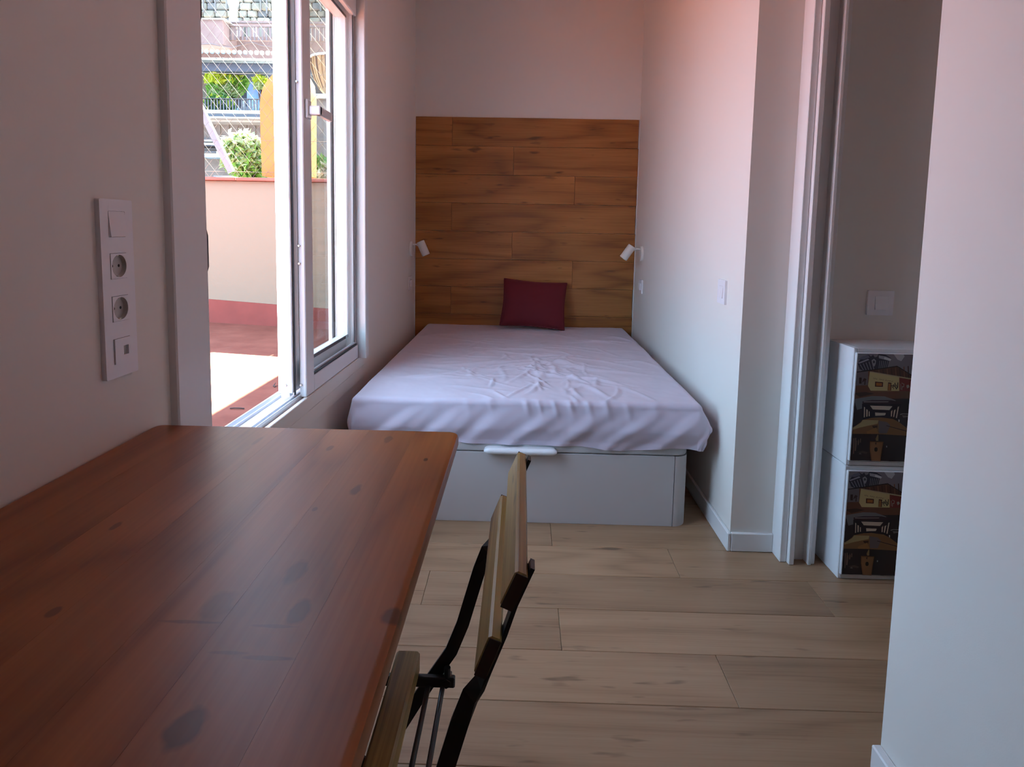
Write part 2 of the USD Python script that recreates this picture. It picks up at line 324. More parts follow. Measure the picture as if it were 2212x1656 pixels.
obj('drain_slot', bx(-.792, -.784, 1.83, 1.852, .5535, .5545), 'dark_hole', w1)
def ring(x0, x1, y0, y1, z0, z1, sl, sr, sb, st, c=.003):
    return [bx(x0, x1, y0, y0+sl, z0, z1, c), bx(x0, x1, y1-sr, y1, z0, z1, c), bx(x0, x1, y0+sl-.001, y1-sr+.001, z0, z0+sb, c), bx(x0, x1, y0+sl-.001, y1-sr+.001, z1-st, z1, c)]
# the outer leaf, slid behind the inner one
lo = obj('outer_leaf', ring(-.822, -.772, 2.08, 2.772, .578, 2.105, .075, .014, .085, .07), 'pvc_white', w1, label='outer sliding leaf, its edge facing the opening')
obj('pane', bx(-.800, -.794, 2.150, 2.765, .66, 2.04), 'pane_glass', lo)
obj('gasket', [bx(-.7735, -.7695, 2.149, 2.758, .659, .671), bx(-.7735, -.7695, 2.149, 2.758, 2.032, 2.041), bx(-.7735, -.7695, 2.149, 2.158, .66, 2.04)], 'gasket', lo)
obj('roller_block', bx(-.812, -.783, 2.079, 2.11, .5665, .5785), 'pvc_white', lo)
obj('screw', cyl((-.797, 2.081, .607), (-.797, 2.076, .607), .005, 12), 'steel_pin', lo)
obj('end_seal', bx(-.7715, -.768, 2.09, 2.10, .57, 2.10), 'gasket', lo)
# the inner leaf with the handle
li = obj('inner_leaf', [bx(-.7615, -.738, 2.118, 2.2, .556, 2.12, .003), bx(-.7615, -.738, 2.199, 2.80, .556, .618, .003), bx(-.7615, -.738, 2.199, 2.80, 2.05, 2.12, .003), bx(-.7615, -.749, 2.788, 2.80, .617, 2.051)], 'pvc_white', w1, label='inner leaf with lever handle, standing proud of the frame')
obj('pane', bx(-.752, -.748, 2.192, 2.79, .612, 2.05), 'pane_glass', li)
obj('gasket', [bx(-.7465, -.739, 2.2, 2.789, .6175, .624), bx(-.7515, -.7485, 2.778, 2.7885, .62, 2.05), bx(-.761, -.757, 2.2, 2.789, .6175, .628)], 'gasket', li)
obj('glazing_bead', bx(-.7565, -.747, 2.2, 2.785, .618, .632, .002), 'aluminium', li)
obj('lock_pin', [cyl((-.756, 2.119, z), (-.756, 2.110, z), .0035, 10) for z in (.60, 1.02, 1.08, 1.62)], 'steel_pin', li)
hd = obj('handle', cat_([bx(-.7385, -.728, 2.136, 2.176, 1.507, 1.570, .003), bx(-.729, -.690, 2.147, 2.169, 1.520, 1.550, .003), bx(-.708, -.690, 2.150, 2.290, 1.520, 1.550, .003)]), 'pvc_white', w1, label='white lever handle pointing away')
obj('keeper', prism([(1.4452, 1.035), (1.4452, 1.135), (1.452, 1.135), (1.459, 1.120), (1.459, 1.047), (1.452, 1.035)], -.752, -.735, 'x'), 'keeper_dark', w1, label='dark keep plate on the casing edge')
obj('keeper', prism([(1.4452, 1.600), (1.4452, 1.70), (1.452, 1.70), (1.459, 1.69), (1.459, 1.612), (1.452, 1.600)], -.752, -.735, 'x'), 'keeper_dark', w1)
obj('trim_1', bx(-.752, -.7295, 1.302, 1.4445, SILL-.001, 2.2, .003), 'pvc_white', kind='structure', label='broad white casing on the near side of the window', cat='window casing')
obj('trim_2', prism([(-.750, 2.808), (-.705, 2.801), (-.7015, 2.804), (-.7015, 2.850), (-.750, 2.850)], SILL-.001, 2.2, 'z'), 'pvc_white', kind='structure', label='narrow white casing standing proud beside the far end of the window', cat='window casing')
t3 = thing('trim_3', kind='structure', label='white two-board apron under the window', cat='window apron')
obj('board', bx(-.75, -.735, 1.302, 2.925, .504, .5545, .002), 'wall_paint', t3)
obj('board', bx(-.75, -.737, 1.302, 2.925, .446, .503, .002), 'wall_paint', t3)

# ------------------------------------------------------------------ oak panel behind the bed
hb = thing('headboard_panel', 'tall oak laminate panel of horizontal boards covering the wall behind the bed', 'headboard')
ZT = 1.904; k = 0
for row in range(10):
    z1 = ZT-PWID*row; z0 = max(z1-PWID, .0)
    j = -.493+.42*(row % 3)-PLEN
    while j < .77:
        a, b = max(j, XL+.006), min(j+PLEN, XR-.006); j += PLEN
        if b-a < .03: continue
        obj('plank', bx(a+.0005, b-.0005, YB-.011, YB-.0005, z0+.0006, z1-.0006, .0014), HB[(k*5+row*2) % 6], hb); k += 1
for x in (XL+.0005, XR-.0055): obj('edge_trim', bx(x, x+.005, YB-.0135, YB-.0005, 0, ZT+.001, .001), 'trim_white', hb)

# ------------------------------------------------------------------ bed
bed = thing('storage_bed', 'low light grey storage bed base with a padded white pull on its lid', 'bed', (0, 0, 0))
BX0, BX1, BY0, BY1, BZ = -.683, .667, 2.378, 4.335, .283
obj('front_panel', bx(BX0+.058, BX1-.058, BY0, BY0+.02, 0, BZ, .001), 'bed_white', bed)
def corner(xc, s):
    a = np.linspace(0, math.pi/2, 9); R = .056
    out = [(xc-s*R*(1-math.sin(t))*1.0 if False else xc-s*(R-R*math.sin(t)), BY0+R-R*math.cos(t)) for t in a]
    inn = [(xc-s*(R-(R-.016)*math.sin(t)), BY0+R-(R-.016)*math.cos(t)) for t in a[::-1]]
    return prism(Polygon(out+inn).buffer(0), 0, BZ, 'z')
obj('corner_post', corner(BX1, 1), 'bed_white', bed, smooth=40); obj('corner_post', corner(BX0, -1), 'bed_white', bed, smooth=40)
for x in (BX0, BX1-.018): obj('side_panel', bx(x, x+.018, BY0+.058, BY1, 0, BZ, .001), 'bed_white', bed)
lid2 = mf.CrossSection([np.array(Polygon(sbox(BX0+.05, BY0+.045, BX1-.05, BY1-.05)).buffer(.046, quad_segs=8).exterior.coords)[:-1][::-1]])
def layered(cs, z0, z1, r):
    steps = [(0, r), (.3*r, .3*r), (r, 0)]
    lay = [cs.offset(-o, mf.JoinType.Round).extrude(.0004).translate((0, 0, z0+h)) for h, o in steps]+[cs.offset(-o, mf.JoinType.Round).extrude(.0004).translate((0, 0, z1-.0004-h)) for h, o in steps]
    return mf.Manifold.batch_hull(lay)
obj('lid', layered(lid2, BZ+.002, .336, .010), 'bed_lid', bed, smooth=35)
pull = [mf.Manifold.sphere(1, 24).scale((.022, .016, .0125)).translate((x, 2.352, .2975)) for x in (-.112, .128)]+[mf.Manifold.sphere(1, 24).scale((.02, .03, .011)).translate((x, 2.383, .2975)) for x in (-.112, .128)]
obj('pull', mf.Manifold.batch_hull(pull), 'handle_white', bed, smooth=50)
MX0, MX1, MY0, MY1, MZ0, MZ1 = -.652, .706, 2.385, 4.325, .337, .484
mt = thing('mattress', 'mattress under the lilac white sheet on the bed', 'mattress')
obj('body', rbox(MX0, MX1, MY0, MY1, MZ0, MZ1, .035), 'mattress_cloth', mt, smooth=40)

def sheet():
    r = .026; off = .007
    x0, x1, y0, y1, zt = MX0-off+r, MX1+off-r, MY0-off+r, MY1+.004-r, MZ1+off
    DL, DRt, DF, DB = .19, .20, .195, .06
    u = np.concatenate([np.linspace(x0-DL, x0, 36)[:-1], np.linspace(x0, x1, 230), np.linspace(x1, x1+DRt, 38)[1:]])
    v = np.concatenate([np.linspace(y0-DF, y0, 44)[:-1], np.linspace(y0, y1, 240), np.linspace(y1, y1+DB, 8)[1:]])
    U, V = np.meshgrid(u, v, indexing='ij')
    cx, cy = np.clip(U, x0, x1), np.clip(V, y0, y1); du, dv = U-cx, V-cy
    e = np.hypot(du, dv); tu, tv = abs(du)/np.where(du < 0, DL, DRt), abs(dv)/np.where(dv < 0, DF, DB); d = np.maximum(tu, tv)*(abs(du)+abs(dv))/np.maximum(tu+tv, 1e-9); nx, ny = np.where(e > 0, du/np.maximum(e, 1e-9), 0), np.where(e > 0, dv/np.maximum(e, 1e-9), 0)
    P3 = np.stack([U*3, V*3, U*0], -1)
    hem = 1+.10*(meshkit.noise(np.stack([U*5, V*5, U*0+3], -1), 5)-.5)-.09*np.clip((-.1-U)/.6, 0, 1)*(V < y0)
    d = d*hem
    a = np.minimum(d/r, math.pi/2); drop = np.maximum(d-r*math.pi/2, 0)
    P = np.stack([cx+nx*r*np.sin(a), cy+ny*r*np.sin(a), zt-r*(1-np.cos(a))-drop], -1)
    # hanging folds: the fall swings in and out, more towards the hem; the right front corner bellies out
    g = np.clip(drop/.085, 0, 1)**.8
    s = U*1.0+V*.0
    front = (dv < 0)
    diag = (U*1.0+drop*1.25)                                       # folds lean down to the left
    wave = .8*np.sin(diag*36+3*meshkit.noise(np.stack([U*4, drop*6, U*0], -1), 2))+.28*np.sin(diag*68+1.3+4*meshkit.noise(np.stack([U*7, drop*5, U*0], -1), 9))
    side = .5*np.sin(V*18+4*meshkit.noise(np.stack([V*3, drop*6, U*0], -1), 4))
    sw = np.where(front, wave, side)
    outw = g*(.0062*sw+.008)+.010*g*np.sin(np.clip(drop/.13, 0, 1)*math.pi)
    belly = np.exp(-((U-x1)/.22)**2-((V-y0)/.30)**2)*np.sin(np.clip(drop/.15, 0, 1)*math.pi*.8)*.026
    P[..., 0] += nx*(outw+belly); P[..., 1] += ny*(outw+belly*.8)
    # creases on the top
    top = np.clip(1-d/.07, 0, 1)
    h = .010*(meshkit.fbm(P3*1.6, 4, 11)-.5)+.003*(meshkit.fbm(P3*5, 3, 12)-.5)
    crs = []
    R = np.random.default_rng(21)
    for _ in range(64):                                            # a bunch of creases meeting near the middle of the foot
        c = np.array([.12, 2.85])+R.normal(0, [.15, .30]); t = R.normal(math.pi/2, .55); L = R.uniform(.07, .30)
        crs.append((c, t, L, R.uniform(.006, .014), R.uniform(.0025, .006)))
    for _ in range(60):                                            # long shallow ones fanning to the sides
        c = np.array([R.uniform(-.5, .6), R.uniform(2.5, 4.0)]); t = R.normal(0.15 if c[0] < .1 else -.5, .35); L = R.uniform(.15, .5)
        crs.append((c, t, L, R.uniform(.009, .022), R.uniform(.0022, .0055)))
    crs += [((.10, 3.05), .05, .5, .03, .008), ((.35, 3.0), -.55, .5, .022, .009), ((.25, 2.75), -.62, .5, .018, .008), ((.51, 3.76), -.03, .30, .014, .010), ((.30, 2.55), -.9, .25, .015, .006), ((-.25, 3.05), .16, .45, .03, .006), ((-.3, 2.72), .1, .4, .035, .006), ((.0, 4.0), .03, .6, .03, .004)]
    for c, t, L, w, amp in crs:
        X, Y = U-c[0], V-c[1]; p = X*math.cos(t)+Y*math.sin(t); q_ = -X*math.sin(t)+Y*math.cos(t)+.04*np.sin(p*9+c[0]*40)
        h += amp*np.exp(-(q_/w)**2-(p/(L/2))**4)
    P[..., 2] += top*h
    # gathers where the sheet breaks over the front edge
    edge = np.exp(-((V-(y0-.035))/.04)**2)
    ga = sum(am*np.exp(-((U-xc_-.25*(y0-V))/wd)**2) for xc_, wd, am in [(-.34, .02, .004), (-.21, .016, .005), (-.12, .012, .005), (.02, .012, .007), (.07, .01, .006), (.13, .01, .007), (.19, .012, .008), (.26, .012, .008), (.33, .014, .008), (.41, .012, .006), (.52, .02, .006)])
    P[..., 2] += edge*ga*.30; P[..., 1] -= edge*ga*.7
    f = grid_faces(*U.shape)[:, ::-1]
    m = trimesh.Trimesh(P.reshape(-1, 3), np.vstack([f[:, [0, 1, 2]], f[:, [0, 2, 3]]]), process=False)
    if m.face_normals[len(m.faces)//4][2] < 0: m.invert()
    # hem thickness
    return m
obj('bed_sheet', sheet(), 'sheet_cloth', label='rumpled lilac white sheet draped over the mattress', cat='bed sheet', smooth=True)

def cushion():
    W, H, T, n = .215, .170, .062, 41
    s = np.linspace(-1, 1, n); A, B = np.meshgrid(s, s, indexing='ij')
    pin = 1-.07*(1-A**2)*0
    X = W*A*(1-.075*(1-B**2)*abs(A)**3*0-.06*(1-abs(B)**1.5)*(abs(A)**2)*.9); Y = H*B*(1-.07*(1-abs(A)**1.5)*(abs(B)**2))
    th = T*np.clip((1-abs(A)**2.6)*(1-abs(B)**2.6), 0, 1)**.55
    th = th*(1+.16*(meshkit.fbm(np.stack([A*2, B*2, A*0], -1), 3, 5)-.5))
    top = np.stack([X, Y, th], -1).reshape(-1, 3); bot = np.stack([X, Y, -th-.0006], -1).reshape(-1, 3)
    f = grid_faces(n, n); f2 = np.vstack([f[:, [0, 1, 2]], f[:, [0, 2, 3]]])
    m = trimesh.Trimesh(np.vstack([top, bot]), np.vstack([f2, f2[:, ::-1]+n*n]), process=False)
    b = np.concatenate([np.stack([X[:, 0], Y[:, 0]], 1), np.stack([X[-1, 1:], Y[-1, 1:]], 1), np.stack([X[::-1, -1], Y[::-1, -1]], 1)[1:], np.stack([X[0, ::-1], Y[0, ::-1]], 1)[1:]])
    pipe = tube(np.column_stack([b, np.zeros(len(b))]), .0032, 6)
    return m, pipe
cu = thing('cushion', 'dark red velvet cushion leaning on the oak panel at the head of the bed', 'cushion')
cm, cp = cushion()
lean = math.radians(62)
Tm = trimesh.transformations.rotation_matrix(lean, [1, 0, 0]); Tr = trimesh.transformations.rotation_matrix(math.radians(-3.5), [0, 0, 1])
for m_ in (cm, cp): m_.apply_transform(Tr); m_.apply_transform(Tm); m_.apply_translation([.083, 4.205, .657])
obj('cover', cm, 'velvet', cu, smooth=True); obj('piping', cp, 'velvet', cu, smooth=True)

# ------------------------------------------------------------------ wall lamps
def wall_lamp(wx, wy, wz, s, top, bot, r, label):
    """s = +1: on the left wall, pointing into the room."""
    t = thing('wall_lamp', label, 'wall lamp', (wx, wy, wz), group='reading lamps beside the bed')
    L = lambda p: (np.array(p)-np.array([wx, wy, wz]))
    pl = lathe([(0, 0), (.049, 0), (.049, .011), (.046, .015), (0, .015)], 40, (0, 0, 0), (s, 0, 0)); obj('wall_plate', pl, 'lamp_white', t, smooth=35)
    top, bot = L(top), L(bot); ax = (bot-top)/np.linalg.norm(bot-top); H = np.linalg.norm(bot-top)
    k = np.array([s*.012, 0, .028]); elbow = np.array([s*.036, 0, .030])
    near = top+ax*.03-np.array([s, 0, 0])*r*.7
    obj('arm', tube([k, elbow, (elbow+near)/2, near], .0055, 10), 'lamp_white', t, smooth=True)
    obj('knuckle', trimesh.creation.icosphere(2, .0085).apply_translation(elbow*.55+near*.45), 'lamp_white', t, smooth=True)
    sh = lathe([(0, 0), (r-.003, 0), (r, .003), (r, H-.001), (r-.001, H), (r-.0035, H), (r-.0035, H-.03), (0, H-.03)], 40, top, ax); obj('shade', sh, 'lamp_white', t, smooth=35)
    obj('bulb', lathe([(0, 0), (r-.006, 0), (r-.006, .012), (r-.012, .018), (0, .02)], 24, top+ax*(H-.029), ax), 'lens', t, smooth=40)
wall_lamp(XL, 4.193, 1.012, 1, (-.684, 4.193, 1.062), (-.643, 4.193, .971), .027, 'small white cylinder reading lamp on the wall left of the bed')
wall_lamp(XR, 4.10, 1.012, -1, (.711, 4.10, 1.060), (.655, 4.10, .978), .027, 'small white cylinder reading lamp on the wall right of the bed')

# ------------------------------------------------------------------ switches and sockets (built in a flat frame, then laid on the wall)
def laid(m, origin, ux, n):
    """x of the flat frame along ux, y up, z out of the wall along n."""
    ux, n = np.array(ux, float), np.array(n, float)
    T = np.eye(4); T[:3, 0], T[:3, 1], T[:3, 2], T[:3, 3] = ux, (0, 0, 1), n, origin
    m = m.copy(); m.apply_transform(T)
    if np.linalg.det(T[:3, :3]) < 0: m.invert()
    return m
def rocker(x0, x1, y0, y1, z, tilt):
    v = [(x0, y0, z), (x1, y0, z), (x1, y1, z), (x0, y1, z), (x0, y0, z+.004+tilt), (x1, y0, z+.004+tilt), (x1, y1, z+.004-tilt), (x0, y1, z+.004-tilt), (x0, (y0+y1)/2, z+.0025), (x1, (y0+y1)/2, z+.0025)]
    return trimesh.PointCloud(v).convex_hull if tilt <= 0 else trimesh.PointCloud(v).convex_hull
def framed(W, H, holes, t=.009):
    p = sbox(-W/2, -H/2, W/2, H/2).buffer(-.003).buffer(.003)
    for h in holes: p = p.difference(sbox(*h))
    return cat_([prism(p, 0, t), prism(sbox(-W/2+.002, -H/2+.002, W/2-.002, H/2-.002), -.0005, .002)])
def plate(label, cat, origin, ux, n, W, H, cells, group=None, name='wall_plate_set'):
    """cells: (kind, centre x, centre y)."""
    t = thing(name, label, cat, origin, group=group); S = .0235
    o0 = (0, 0, 0)
    obj('frame', laid(framed(W, H, [(cx-S*(.5 if k == 'half' else 1), cy-S, cx+S*(.5 if k == 'half' else 1), cy+S) for k, cx, cy in cells]), o0, ux, n), 'plastic_white', t)
    for k, cx, cy in cells:
        s = S-.0006
        if k == 'rocker' or k == 'half':
            w = s if k == 'rocker' else s*.5
            obj('rocker', laid(rocker(cx-w, cx+w, cy-s, cy+s, .002, .0022).apply_translation([0, 0, .005]), o0, ux, n), 'plastic_white', t)
        elif k == 'socket':
            face = sbox(cx-s, cy-s, cx+s, cy+s); R = .0205
            from shapely.geometry import Point
            ringp = face.difference(Point(cx, cy).buffer(R, 32))
            so = obj('socket', laid(cat_([prism(ringp, .002, .0105), prism(Point(cx, cy).buffer(R+.0005, 32), .0005, .0025)]), o0, ux, n), 'plastic_white', t)
            cup = lathe([(R-.0002, 0), (R-.0015, -.0075), (0, -.0076), (0, -.0077)][::-1], 32, (cx, cy, .0104))
            obj('cup', laid(cup, o0, ux, n), 'socket_grey', so, smooth=35)
            for dx in (-.0095, .0095): obj('pin_hole', laid(cyl((cx+dx, cy, .0020), (cx+dx, cy, .0032), .0027, 12), o0, ux, n), 'dark_hole', so)
            obj('earth_clip', laid(cat_([bx(cx-.003, cx+.003, cy+sg*.0195-.0015, cy+sg*.0195+.0015, .003, .0085) for sg in (-1, 1)]), o0, ux, n), 'steel_pin', so)
        elif k == 'data':
            hole = sbox(cx+.001, cy-.009, cx+.0155, cy+.008)
            da = obj('data_port', laid(prism(sbox(cx-s, cy-s, cx+s, cy+s).difference(hole), .002, .0115), o0, ux, n), 'plastic_white', t)
            obj('port_recess', laid(prism(hole, .002, .0065), o0, ux, n), 'socket_grey', da)
        elif k == 'usb':
            obj('insert', laid(bx(cx-s, cx+s, cy-s, cy+s, .002, .016, .002), o0, ux, n), 'plastic_white', t)
plate('tall white four-gang wall plate with a switch, two sockets and a data port', 'socket plate', (XL, 1.135, 1.0245), (0, 1, 0), (1, 0, 0), .092, .325,
      [('rocker', 0, .118), ('socket', 0, .042), ('socket', 0, -.036), ('data', 0, -.114)], name='socket_plate')
plate('small white socket on the wall below the left reading lamp', 'wall switch', (XL, 4.155, .785), (0, 1, 0), (1, 0, 0), .085, .088, [('usb', 0, 0)], 'small plates under the reading lamps', 'wall_switch')
plate('small white socket on the wall below the right reading lamp', 'wall switch', (XR, 4.075, .800), (0, -1, 0), (-1, 0, 0), .085, .088, [('usb', 0, 0)], 'small plates under the reading lamps', 'wall_switch')
plate('white double rocker switch on the wall right of the bed foot', 'light switch', (XR, 2.425, .926), (0, -1, 0), (-1, 0, 0), .088, .092, [('half', -.0118, -.001), ('half', .0118, -.001)], name='light_switch')
plate('white single rocker switch in the dim side room above the shoe cabinets', 'light switch', (1.25, YRET, .918), (1, 0, 0), (0, -1, 0), .089, .086, [('rocker', .004, 0)], name='light_switch')

# ------------------------------------------------------------------ table
tb = thing('dining_table', 'reddish varnished pine table with rounded corners against the left wall', 'table')
TX0, TX1, TY0, TY1, TZ = XL+.003, -.121, .418, 1.246, .735
tcs = mf.CrossSection([np.array(sbox(TX0, TY0, TX1, TY1).buffer(-.022).buffer(.022, quad_segs=10).exterior.coords)[:-1][::-1]])
ttop = layered(tcs, TZ-.028, TZ, .007)
cuts = [TX0-.01]+[TX0+(TX1-TX0)*k/7+d for k, d in zip(range(1, 7), (.004, -.006, .003, .006, -.004, .002))]+[TX1+.01]
for i in range(7):
    s = ttop.trim_by_plane((1, 0, 0), cuts[i]+.00008).trim_by_plane((-1, 0, 0), -(cuts[i+1]-.00008))
    obj('board', s, PN[i], tb, smooth=35)
PNL = PN[1]
for sx in (TX0+.03, TX0+.26):
    for sy in (TY0+.05, TY1-.11): obj('leg', bx(sx, sx+.055, sy, sy+.055, 0, TZ-.029, .004), PNL, tb)
for (a, b, c, d) in ((TX0+.085, TX0+.26, TY0+.06, TY0+.08), (TX0+.085, TX0+.26, TY1-.09, TY1-.07), (TX0+.04, TX0+.06, TY0+.105, TY1-.11), (TX0+.28, TX0+.30, TY0+.105, TY1-.11)):
    obj('apron', bx(a, b, c, d, TZ-.11, TZ-.029, .002), PNL, tb)

# ------------------------------------------------------------------ folding chair
ch = thing('folding_chair', 'folding chair with wooden slats and black steel frame, pushed up to the table', 'chair')
CY0, CY1 = .640, 1.012
def slat(x, z, h, th, ln, m, y0=CY0, y1=CY1, ends=True):
    """Inner top edge at (x, z), leaning by ln; the near end is capped dark."""
    up, no = np.array([math.sin(ln), 0, math.cos(ln)]), np.array([math.cos(ln), 0, -math.sin(ln)])
    T = np.eye(4); T[:3, 0], T[:3, 1], T[:3, 2], T[:3, 3] = no, (0, 1, 0), up, (x, 0, z)
    b = bx(0, th, y0, y1, -h, 0, .003); b.apply_transform(T)
    o = obj('back_slat', b, m, ch)
    for ya, yb in ((y0-.0008, y0+.0006), (y1-.0006, y1+.0008)):
        e = bx(.001, th-.001, ya, yb, -h+.001, -.001); e.apply_transform(T); obj('end_grain', e, 'acacia_end', o)
slat(.000, .781, .044, .0155, .405, WD[0]); slat(-.0275, .706, .048, .0155, .365, WD[1])
Q = [(.0185, .777), (.0155, .770), (.0005, .734), (-.0105, .699), (-.0275, .654), (-.038, .634), (-.049, .618), (-.0605, .585), (-.073, .540), (-.087, .489), (-.106, .439), (-.133, .397), (-.160, .354), (-.182, .316), (-.235, .225), (-.295, .115), (-.350, .012), (-.352, .0)]
def side(y, nm):
    pts, wd = [], []
    for i, (x, z) in enumerate(Q):
        tw = np.clip((.648-z)/.055, 0, 1)*math.pi/2
        pts.append((x, y, z)); t = np.array([Q[min(i+1, len(Q)-1)][0]-Q[max(i-1, 0)][0], 0, Q[min(i+1, len(Q)-1)][1]-Q[max(i-1, 0)][1]]); t /= np.linalg.norm(t)
        nrm = np.array([t[2], 0, -t[0]]); wd.append(np.array([0, 1, 0])*math.cos(tw)+nrm*math.sin(tw))
    return obj('back_leg', strip(pts, wd, .021, .005), 'black_steel', ch)
side(CY0+.024, 'near'); side(CY1-.022, 'far')
for y in (CY0+.045, CY1-.045):
    obj('front_leg', strip([(-.43, y, .425), (-.40, y, .40), (-.27, y, .27), (-.12, y, .12), (-.01, y, .012), (-.008, y, 0)], [(1, 0, 1)]*4+[(1, 0, .6)]*2, .021, .005), 'black_steel', ch)
    obj('seat_rail', bx(-.435, -.098, y-.006+.012, y+.006+.012, .384, .402, .002), 'black_steel', ch)
    obj('bolt', cat_([cyl((-.112, y+.004, .393), (-.112, y+.030, .393), .008, 6), cyl((-.111, y+.012, .400), (-.111, y+.012, .418), .0055, 10)]), 'black_steel', ch)
for x, z in ((-.142, .386), (-.118, .386)): obj('cross_rod', cyl((x, CY0+.05, z), (x, CY1-.03, z), .0042, 10), 'black_steel', ch, smooth=40)
obj('cross_rod', cyl((-.30, CY0+.03, .106), (-.30, CY1-.03, .106), .005, 10), 'black_steel', ch, smooth=40)
for i, x in enumerate((-.197, -.245, -.293, -.341, -.389, -.437)):
    obj('seat_slat', bx(x, x+.039, CY0-.005, CY1-.024, .403, .441, .004) if i == 0 else bx(x, x+.039, CY0-.005, CY1-.024, .418, .441, .004), WD[i % 3], ch)

# ------------------------------------------------------------------ shoe cabinets with printed doors
INK = {}
def picture(dz):
    """The printed photograph: an engine over a roadside shed, a rusty old car in front; flat print, one mesh."""
    polys = []
    def P(pts, c, org, sc):
        q = []
        for (a, b) in pts:
            w = at(org[0]+a*sc, org[1]+b*sc, 2.026); q.append((w[0], w[2]))
        polys.append((q, c))
    A, sA = (1830, 740), 150/1656.; B, sB = (1820, 860), 160/1766.
    p = lambda pts, c: P(pts, c, A, sA); b = lambda pts, c: P(pts, c, B, sB)
    x0, x1, z0, z1 = 1.093, 1.638, .413, .770
    polys.append(([(x0, z0), (x1, z0), (x1, z1), (x0, z1)], (.030, .022, .026)))
    polys.append(([(x0, .66), (x1, .66), (x1, z1), (x0, z1)], (.19, .175, .20)))
    p([(1080, 175), (1310, 180), (1370, 330), (1290, 440), (1200, 400), (1120, 290)], (.42, .42, .44))
    p([(250, 490), (360, 340), (500, 280), (570, 330), (620, 290), (660, 350), (720, 330), (750, 260), (930, 290), (1060, 380), (1000, 440), (960, 590), (700, 640), (380, 670), (300, 630)], (.035, .035, .05))
    p([(260, 390), (380, 320), (500, 290), (540, 350), (400, 400)], (.12, .13, .18)); p([(250, 480), (500, 380), (530, 410), (290, 500)], (.28, .28, .34))
    p([(750, 300), (930, 330), (1060, 390), (1030, 440), (880, 400), (760, 370)], (.30, .30, .33)); p([(890, 340), (1050, 390), (1030, 430), (880, 390)], (.55, .55, .56))
    for k in range(5):
        p([(300+k*70, 520-k*22), (318+k*70, 510-k*22), (400+k*62, 650-k*4), (380+k*62, 655-k*4)], (.20, .20, .24)); p([(770+k*48, 430), (786+k*48, 430), (770+k*40, 610), (752+k*40, 612)], (.17, .17, .2))
    p([(580, 420), (640, 380), (690, 430), (680, 500), (655, 560), (625, 560), (600, 500)], (.25, .25, .27)); p([(610, 440), (640, 420), (668, 450), (650, 490), (620, 485)], (.05, .05, .06))
    p([(140, 710), (500, 660), (1190, 550), (1570, 790), (2700, 900), (2700, 1240), (120, 1240)], (.16, .07, .04))
    p([(500, 670), (1190, 560), (1560, 795), (1530, 860), (560, 700)], (.085, .04, .028))
    for k in range(9): p([(640+k*100, 660-k*13), (664+k*100, 658-k*13), (680+k*100, 720+k*16), (650+k*100, 716+k*16)], (.16, .075, .05) if k % 2 else (.05, .025, .02))
    p([(140, 715), (500, 675), (490, 1010), (120, 1030)], (.14, .12, .13)); p([(140, 700), (500, 652), (1190, 548), (1580, 790), (1575, 808), (1190, 568), (500, 676), (138, 722)], (.02, .015, .015))
    p([(540, 680), (1240, 810), (1240, 1150), (480, 1140)], (.50, .40, .19)); p([(540, 680), (1540, 850), (1540, 880), (540, 705)], (.40, .33, .2))
    p([(1245, 840), (1540, 880), (1530, 1160), (1240, 1150)], (.17, .03, .025)); p([(1540, 850), (2700, 960), (2700, 1160), (1530, 1160)], (.20, .15, .08))
    p([(665, 925), (855, 940), (850, 1050), (660, 1045)], (.06, .015, .01)); p([(690, 950), (830, 960), (825, 1030), (690, 1025)], (.34, .12, .03))
    p([(975, 945), (1055, 955), (1045, 1140), (960, 1135)], (.05, .02, .015)); p([(985, 970), (1035, 975), (1028, 1135), (968, 1130)], (.30, .12, .04))
    p([(175, 830), (220, 830), (210, 985), (170, 985)], (.025, .015, .03)); p([(285, 830), (345, 830), (340, 975), (280, 975)], (.03, .012, .012))
    p([(380, 870), (410, 840), (460, 870), (440, 900), (430, 1000), (405, 1000), (410, 910), (350, 950)], (.04, .02, .02))
    for k in range(26):                                            # the thin line of unreadable script on the shed wall
        xx = 630+k*18; yy = 850+k*2.9+6*math.sin(k*2.2); hh = (16, 9, 13, 7)[k % 4]
        if k in (5, 6, 14): continue
        p([(xx, yy-hh), (xx+9, yy-hh+1), (xx+7, yy+hh), (xx-2, yy+hh-2)], (.16, .12, .07))
    stroke = lambda pts, w, c: polys.append((np.array(LineString([(lambda q: (q[0], q[2]))(at(A[0]+a_*sA, A[1]+b_*sA, 2.026)) for a_, b_ in pts]).buffer(w, quad_segs=3).exterior.coords)[:-1], c))
    blk = (.015, .012, .012)
    stroke([(1050, 1020), (1080, 1030), (1100, 1000), (1112, 1030), (1095, 1060), (1065, 1055)], .0011, blk); stroke([(1135, 960), (1140, 1050), (1170, 1090), (1200, 1060), (1205, 950)], .0012, blk)
    stroke([(1165, 1000), (1180, 1050)], .001, blk); stroke([(1098, 1090), (1104, 1095)], .0012, blk); stroke([(1160, 1105), (1180, 1100)], .0008, blk)
    wh = (.30, .26, .22)
    stroke([(1270, 980), (1275, 1110)], .0008, wh); stroke([(1300, 960), (1350, 985), (1340, 1050), (1305, 1040), (1300, 1120)], .0009, wh); stroke([(1420, 1010), (1460, 1005), (1475, 1050), (1430, 1080), (1415, 1040), (1420, 1012)], .0009, wh)
    p([(130, 1020), (480, 1010), (560, 1150), (760, 1190), (1240, 1150), (2700, 1160), (2700, 1330), (120, 1330)], (.13, .055, .035)); p([(150, 1200), (420, 1170), (640, 1210), (300, 1290)], (.05, .025, .02))
